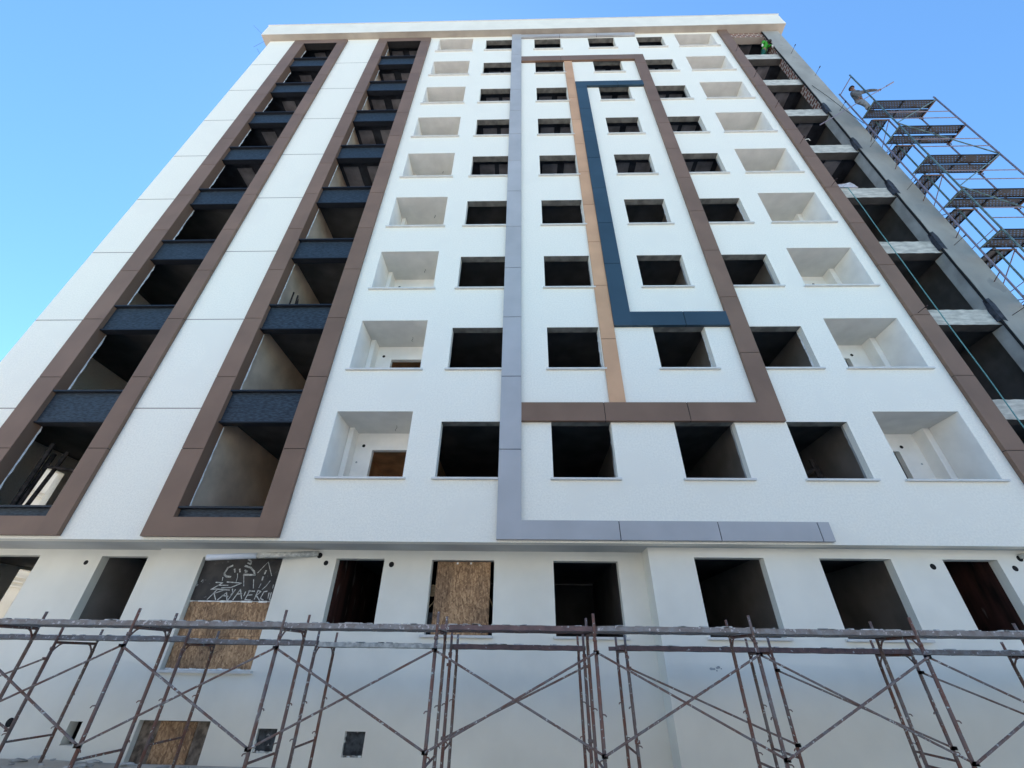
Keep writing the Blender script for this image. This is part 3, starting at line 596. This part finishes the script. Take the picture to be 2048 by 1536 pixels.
# ------------------------------------------------------------------ low scaffolds in front of the wall
Y1, Y2, Y3, Y4 = -2.436, -1.676, -1.336, -0.576
def lug(mb, x, y, z, s=1): mb.tube((x, y, z), (x+.05*s, y-.02, z-.005), .008, 5).tube((x+.05*s, y-.02, z-.005), (x+.062*s, y-.02, z-.025), .008, 5)
def frame_scaffold(label, yf, yr, xsx, zt, zdeck, top, bays, decks, rf=.024):
    t = thing('frame_scaffold', (xsx[0], yf, 0), label, 'scaffold')
    for i, x in enumerate(xsx):
        for y in (yf, yr):
            r_ = rf; g = gz(x, y)-.02
            mb = MB(); a = .004*math.sin(i*2.3+y)
            mb.tube((x, y, g), (x+a, y, zdeck-.10), r_, 9).tube((x+a, y, zdeck-.10), (x+a, y, top), r_*.80, 8)
            lug(mb, x, y, 1.05, 1 if i % 2 else -1); lug(mb, x, y, 0.62, -1 if i % 2 else 1)
            if y == yf: mb.tube((x, y, zdeck-.11), (x, y, zdeck-.07), r_*1.25, 8)
            lg = mb.build('post', 'steel' if (i*2+(y == yr))*7 % 3 else 'steel2', t, smooth=True)
            # small curved knee bracket up to the cross bar
            s = 1 if y == yf else -1
            MB().path([(x, y, zdeck-.20), (x, y+s*.03, zdeck-.11), (x, y+s*.09, zdeck-.045), (x, y+s*.14, zdeck-.02)], .012, 6).build('knee', 'steel', lg)
        MB().tube((x, yf, zdeck-.012), (x, yr, zdeck-.012), rf*.8, 8).build('cross_bar', 'steel', t)
        MB().tube((x, yf, 0.52), (x, yr, 0.52), .015, 7).build('rung', 'steel', t)
    for (i, j, kind) in bays:
        xa, xb = xsx[i], xsx[j]
        if 'a' in kind: MB().tube((xa, yf-.03, zdeck-.23), (xb, yf-.03, .66), .014, 7).build('brace', 'steel2', t)
        for sx, zz in ((xa, zdeck-.23), (xb, .66), (xa, .66), (xb, zdeck-.23)):
            if kind: MB().box(sx-.035, sx+.035, yf-.052, yf-.02, zz-.02, zz+.02).tube((sx, yf-.075, zz), (sx, yf-.02, zz), .009, 6).build('brace_pin', 'steel', t)
        if 'b' in kind: MB().tube((xa, yf-.045, .66), (xb, yf-.045, zdeck-.23), .014, 7).build('brace', 'steel2', t)
    for n_, (xa, xb, z, m) in enumerate(decks):
        mb = MB(); w_ = (yr-yf)
        nseg = 14
        for s_ in range(nseg):      # slightly dented steel plank: lip and floor
            x0 = xa+(xb-xa)*s_/nseg; x1 = xa+(xb-xa)*(s_+1)/nseg
            d0 = .003*math.sin(s_*1.9+n_); d1 = .003*math.sin((s_+1)*1.9+n_)
            for (ya, yb) in ((yf+.0, yf+.012), (yr-.012, yr)):
                i = len(mb.v)
                mb.v += [(x0, ya, z+d0), (x1, ya, z+d1), (x1, yb, z+d1), (x0, yb, z+d0), (x0, ya, z+.06+d0), (x1, ya, z+.06+d1), (x1, yb, z+.06+d1), (x0, yb, z+.06+d0)]
                for q in ((0, 3, 2, 1), (4, 5, 6, 7), (0, 1, 5, 4), (1, 2, 6, 5), (2, 3, 7, 6), (3, 0, 4, 7)): mb.f.append(tuple(i+k for k in q))
        mb.box(xa+.01, xb-.01, yf+.0125, yr-.0125, z+.006, z+.012)
        dk = mb.build('deck', m, t)
        lm = MB()
        for q in range(16):
            x = random.uniform(xa+.05, xb-.1); lm.box(x, x+random.uniform(.02, .12), yf-.003, yf+.05, z+.058, z+.062+random.uniform(0, .012))
        lm.build('cement_crust', 'rubble', dk, kind='stuff')
    return t
xf = [-9.6, -7.5, -5.405, -3.30, -1.165, 0.969, 3.084, 5.22, 7.33, 9.45]
frame_scaffold('front row of rusty frame scaffolding with cement splashed deck, furthest from the wall', Y1, Y2, xf, 0, 1.925, 2.145,
    [(i, i+1, 'ab') for i in range(len(xf)-1)],
    [(xf[i]+.05 if i else xf[i], xf[i+1]+.04, 1.93+.004*((i*7) % 3), ('deckst', 'deckst', 'deckst', 'deckst', 'deckred', 'deckst', 'deckst', 'deckst', 'deckred')[i]) for i in range(len(xf)-1)])
xr = [-9.55, -7.437, -5.334, -3.234, -1.117, 0.95]
frame_scaffold('left half of the lower back row of scaffolding close to the wall', Y3, Y4, xr, 0, 1.755, 1.96,
    [(0, 1, 'ab'), (1, 2, ''), (2, 3, ''), (3, 4, ''), (4, 5, 'b')],
    [(xr[i], xr[i+1]+.03, 1.755+.03*(1 if i < 2 else 0)-.02*(i > 2), ('deckst', 'deckst', 'deckst', 'pvcd', 'deckred')[i]) for i in range(5)])
xr2 = [1.60, 3.80, 5.90, 8.05, 10.1]
frame_scaffold('right half of the lower back row of scaffolding close to the wall', Y3, Y4, xr2, 0, 1.745, 1.95,
    [(0, 1, 'a'), (1, 2, 'a'), (2, 3, 'a'), (3, 4, 'ab')],
    [(xr2[i]-(.14 if i == 0 else 0), xr2[i+1]+.03, 1.745, 'deckred' if i < 2 else 'deckst') for i in range(4)])

# ------------------------------------------------------------------ scaffold tower right of the building
TW = thing('scaffold_tower', (13.9, -1.0, 0), 'tall steel scaffold tower with perforated decks wrapping the unfinished right corner', 'scaffold')
YN, YF, XL, XR = -1.036, -0.336, 13.90, 16.27
lv = [20.2-2.0*j for j in range(10)]
def post(x, y, z1, m): return MB().tube((x, y, -.02), (x, y, z1), .026, 9).build('post', m, TW, smooth=True)
post(XL, YN, 22.5, 'greenst'); post(13.88, YF, 22.45, 'paintst'); post(XR, YN, 20.4, 'paintst'); post(16.23, YF, 20.35, 'paintst')
post(14.42, -.28, 20.1, 'greenst'); post(14.98, -.28, 20.25, 'paintst'); post(14.35, 2.2, 20.25, 'paintst'); post(14.98, 2.2, 20.25, 'paintst')
def bar(p, q, m='paintst', r_=.02, nm='ledger'): return MB().tube(p, q, r_, 7).build(nm, m, TW)
bar((XL, YN, 22.35), (13.88, YF, 22.35)); 
def plank(x0, x1, y0, y1, z, along='x'):
    mb = MB().box(x0, x1, y0, y1, z+.045, z+.048)
    o = mb.build('plank', 'perf', TW)
    if along == 'x': MB().box(x0, x1, y0, y0+.006, z, z+.05).box(x0, x1, y1-.006, y1, z, z+.05).box(x0, x0+.05, y0, y1, z+.01, z+.04).box(x1-.05, x1, y0, y1, z+.01, z+.04).box((x0+x1)/2-.03, (x0+x1)/2+.03, y0, y1, z+.02, z+.044).build('rim', 'gap', o)
    else: MB().box(x0, x0+.006, y0, y1, z, z+.05).box(x1-.006, x1, y0, y1, z, z+.05).box(x0, x1, y0, y0+.05, z+.01, z+.04).box(x0, x1, y1-.05, y1, z+.01, z+.04).build('rim', 'gap', o)
for j, z in enumerate(lv):
    gap = .045 if j != 1 else .075
    ym = (YN+YF)/2
    plank(XL+.02, XR-.02, YN+.03, ym-gap/2, z); plank(XL+.02, XR-.02, ym+gap/2, YF-.03, z)
    plank(14.30, 14.60, YF+.05, 2.15, z, 'y'); plank(14.62, 14.94, YF+.05, 2.15, z, 'y')
    bar((XL, YN, z-.01), (13.88, YF, z-.01), 'greenst', .024, 'transom'); bar((XR, YN, z-.01), (16.23, YF, z-.01), 'steel', .024, 'transom')
    bar((14.3, YF+.02, z-.02), (14.98, YF+.02, z-.02), 'steel', .02, 'transom'); bar((14.3, 2.18, z-.02), (14.98, 2.18, z-.02), 'steel', .02, 'transom')
    for dz in (-.98, -1.47):
        bar((XL, YN, z+dz), (XR, YN, z+dz), 'paintst', .017, 'guard_rail')
        bar((14.98, -.28, z+dz), (14.98, 2.2, z+dz), 'paintst', .014, 'guard_rail')
    bar((13.88, YF, z-1.0), (14.35, 1.2, z-1.3), 'steel', .014, 'tie')
    for x, y in ((XL, YN), (XR, YN), (16.23, YF)):
        MB().tube((x-.05, y-.04, z+.03), (x+.05, y+.04, z+.07), .022, 6).build('coupler', 'steel', TW)
    MB().path([(16.23-.1, YF, z-.03), (16.23-.02, YF-.02, z-.12), (16.2, YF-.08, z-.16), (16.1, YF-.12, z-.14)], .012, 5).build('hook', 'rod', TW)
z_ = lv
bar((XL, YN, z_[1]+.2), (XR, YN, z_[0]), 'greenst', .02, 'brace'); bar((XL, YN, z_[1]+.2), (XR, YN, z_[2]), 'greenst', .02, 'brace')
for j in (3, 5, 7):
    bar((XL, YN, z_[j]+.15), (XR, YN, z_[j-1]), 'greenst', .02, 'brace'); bar((XL, YN, z_[j]+.15), (XR, YN, z_[j]-2), 'greenst', .02, 'brace')
for j in range(0, 8, 2):
    bar((14.98, -.28, z_[j]), (14.98, 2.2, z_[j]-2), 'paintst', .016, 'brace'); bar((14.42, -.28, z_[j]-2), (14.42, 2.2, z_[j]-.1), 'paintst', .016, 'brace')

# ------------------------------------------------------------------ people
def hand(wrist, d, nrm, m, parent, s=1.0):
    """palm with five separate curled fingers"""
    d = Vector(d).normalized(); nrm = Vector(nrm).normalized(); side = d.cross(nrm).normalized(); w0 = Vector(wrist)
    js = [(*w0, .026*s), (*(w0+d*.05*s), (.040*s, .020*s)), (*(w0+d*.085*s), (.040*s, .018*s))]; es = [(0, 1), (1, 2)]
    for f in range(4):
        off = side*(.030-.020*f)*s; L = (.075, .085, .08, .062)[f]*s
        b0 = w0+d*.095*s+off; b1 = b0+d*L*.45+nrm*.01*s; b2 = b1+d*L*.25+nrm*.03*s; b3 = b2-d*.006*s+nrm*.026*s; i = len(js)
        js += [(*b0, .009*s), (*b1, .0085*s), (*b2, .008*s), (*b3, .007*s)]; es += [(2, i), (i, i+1), (i+1, i+2), (i+2, i+3)]
    b0 = w0+d*.035*s+side*.042*s; b1 = b0+d*.03*s+side*.02*s+nrm*.015*s; b2 = b1+d*.02*s+nrm*.028*s; i = len(js)
    js += [(*b0, .011*s), (*b1, .010*s), (*b2, .009*s)]; es += [(1, i), (i, i+1), (i+1, i+2)]
    return ring_grow('hand', (js, es), m, parent, 1)
def person(loc, label, J_, shirt, trousers, hat=None, handm='skin', face=(0, -1, 0), group=None):
    P = thing('person', loc, label, 'person', group)
    g = lambda k: Vector(J_[k])
    pel, ch, nk, hd = g('pelvis'), g('chest'), g('neck'), g('head')
    sl, sr, el_, er, wl, wr = g('shL'), g('shR'), g('elL'), g('elR'), g('wrL'), g('wrR')
    hl, hr, kl, kr, al, ar = g('hipL'), g('hipR'), g('kneeL'), g('kneeR'), g('ankL'), g('ankR')
    tl, tr_ = g('toeL'), g('toeR')
    def body(inflate):
        i_ = inflate
        js = [(*pel, (.15+i_, .105+i_)), (*((pel+ch)/2), (.135+i_, .10+i_)), (*ch, (.155+i_, .11+i_)), (*nk, .055+i_*.4), (*(nk*.4+hd*.6), .055), (*hd, (.078, .092)), (*(hd+(hd-nk).normalized()*.07), .07),
              (*sl, .065+i_), (*el_, .046+i_), (*wl, .030+i_), (*sr, .065+i_), (*er, .046+i_), (*wr, .030+i_),
              (*hl, .095+i_), (*kl, .062+i_), (*al, .042+i_), (*tl, .038), (*hr, .095+i_), (*kr, .062+i_), (*ar, .042+i_), (*tr_, .038)]
        es = [(0, 1), (1, 2), (2, 3), (3, 4), (4, 5), (5, 6), (2, 7), (7, 8), (8, 9), (2, 10), (10, 11), (11, 12), (0, 13), (13, 14), (14, 15), (15, 16), (0, 17), (17, 18), (18, 19), (19, 20)]
        return js, es
    js, es = body(-.008)
    bd = ring_grow('body', (js, es), 'skin', P)
    i_ = .014
    ring_grow('shirt', ([(*(pel-(ch-pel)*.16), (.168, .128)), (*(pel+(ch-pel)*.2), (.16, .12)), (*((pel+ch)/2), (.15, .118)), (*ch, (.165, .125)), (*(ch+(nk-ch)*.72), .075), (*sl, .078), (*el_, .062), (*(wl+(el_-wl)*.12), .044), (*sr, .078), (*er, .062), (*(wr+(er-wr)*.12), .044)],
        [(0, 1), (1, 2), (2, 3), (3, 4), (3, 5), (5, 6), (6, 7), (3, 8), (8, 9), (9, 10)]), shirt, P)
    ring_grow('trousers', ([(*(pel+(ch-pel)*.12), (.150, .112)), (*pel, (.158, .12)), (*hl, .112), (*kl, .08), (*(al+(kl-al)*.06), .06), (*hr, .112), (*kr, .08), (*(ar+(kr-ar)*.06), .06)],
        [(0, 1), (1, 2), (2, 3), (3, 4), (1, 5), (5, 6), (6, 7)]), trousers, P)
    for a, tt in ((al, tl), (ar, tr_)):
        ring_grow('shoe', ([(*(a-Vector((0, 0, .03))), .05), (*(a*.5+tt*.5-Vector((0, 0, .02))), .048), (*tt, .042)], [(0, 1), (1, 2)]), 'timber', P, 1)
    hand(wl, J_['hdL'], J_.get('nL', (0, 0, -1)), handm, P); hand(wr, J_['hdR'], J_.get('nR', (0, 0, -1)), handm, P)
    f = Vector(face).normalized(); u = (hd-nk).normalized(); sd_ = f.cross(u).normalized(); u = sd_.cross(f)
    c = hd+u*.01
    mb = MB().tube(c+f*.075-u*.005, c+f*.108-u*.022, .012, 6, .016)        # nose
    mb.build('nose', 'skin', bd)
    for s in (-1, 1):
        MB().tube(c+f*.080+sd_*s*.032+u*.012, c+f*.089+sd_*s*.032+u*.012, .011, 8).build('eye', 'black', bd)
        MB().tube(c+sd_*s*.082-f*.005, c+sd_*s*.096-f*.014, .026, 8, .02).build('ear', 'skin', bd)
    MB().tube(c+f*.078-u*.052-sd_*.02, c+f*.078-u*.052+sd_*.02, .006, 6).build('mouth', 'brown', bd)
    mb = MB(); n_ = 14
    rings = [(-.005, .098), (.04, .102), (.075, .085), (.10, .05), (.108, .005)]
    for z, r_ in rings:
        for k in range(n_):
            a = 6.28318*k/n_; mb.v.append(tuple(c + u*z - f*.008 + sd_*math.cos(a)*r_ + f*math.sin(a)*r_*1.1))
    for q in range(len(rings)-1):
        for k in range(n_): mb.f.append((q*n_+k, q*n_+(k+1) % n_, (q+1)*n_+(k+1) % n_, (q+1)*n_+k))
    if hat == 'cap':
        i = len(mb.v)
        for s in range(5):
            a = -0.9+.45*s; mb.v.append(tuple(c+u*.03+f*(.09)*math.cos(a)+sd_*.09*math.sin(a))); mb.v.append(tuple(c+u*.022+f*(.165)*math.cos(a)+sd_*.10*math.sin(a)))
        for s in range(4): mb.f.append((i+2*s, i+2*s+2, i+2*s+3, i+2*s+1))
        mb.build('cap', 'cap2', P, smooth=True)
    else: mb.build('hair', 'cap2', P, smooth=True)
    return P
zf = 20.25
person((14.05, -.66, zf), 'worker in grey shirt and dark cap on the tower top holding a long straightedge', dict(
    pelvis=(13.93, -.64, 21.06), chest=(13.93, -.74, 21.42), neck=(13.90, -.78, 21.62), head=(13.85, -.80, 21.80),
    shL=(13.74, -.78, 21.50), elL=(13.62, -.86, 21.22), wrL=(13.83, -.80, 20.99), shR=(14.14, -.76, 21.54), elR=(14.48, -.83, 21.55), wrR=(14.80, -.83, 21.57),
    hipL=(13.86, -.66, 20.98), hipR=(14.04, -.64, 20.98), kneeL=(13.95, -.74, 20.65), kneeR=(14.16, -.60, 20.65), ankL=(13.98, -.62, zf+.10), ankR=(14.20, -.50, zf+.10), toeL=(13.93, -.78, zf+.05), toeR=(14.16, -.66, zf+.05),
    hdL=(.7, .35, -.1), nL=(0, 0, 1), hdR=(.8, .05, .4), nR=(0, 0, -1)), 'greys', 'pants', 'cap', face=(-.75, -.55, -.25))
PA, PB = Vector((15.62, -.90, 22.10)), Vector((11.87, -.45, 19.56))
t = thing('straightedge', tuple((PA+PB)/2), 'long thin metal straightedge held slanting by the worker on the tower', 'tool')
MB().tube(PB, PA, .018, 6).build('shaft', 'paintst', t); MB().tube(PA-(PA-PB).normalized()*.45, PA, .03, 6).build('thick_end', 'paintst', t)
zf = 28.14
person((12.8, .35, zf), 'worker in bright green shirt bending over in the top right bay', dict(
    pelvis=(12.98, .31, 29.04), chest=(13.12, .14, 29.40), neck=(13.24, .06, 29.50), head=(13.27, .0, 29.40),
    shL=(12.96, .0, 29.42), elL=(12.80, -.08, 29.18), wrL=(12.72, -.04, 28.98), shR=(13.22, .26, 29.42), elR=(13.27, .1, 29.2), wrR=(13.26, .0, 29.0),
    hipL=(12.92, .23, 28.96), hipR=(13.0, .42, 28.96), kneeL=(12.76, .21, 28.58), kneeR=(13.02, .41, 28.58), ankL=(12.64, .35, zf+.1), ankR=(12.86, .53, zf+.1), toeL=(12.72, .32, zf+.05), toeR=(12.98, .49, zf+.05),
    hdL=(-.2, 0, -1), nL=(0, 1, 0), hdR=(.1, .1, -1), nR=(0, 1, 0)), 'green', 'teal', None, handm='glove', face=(.4, -.3, -.85))
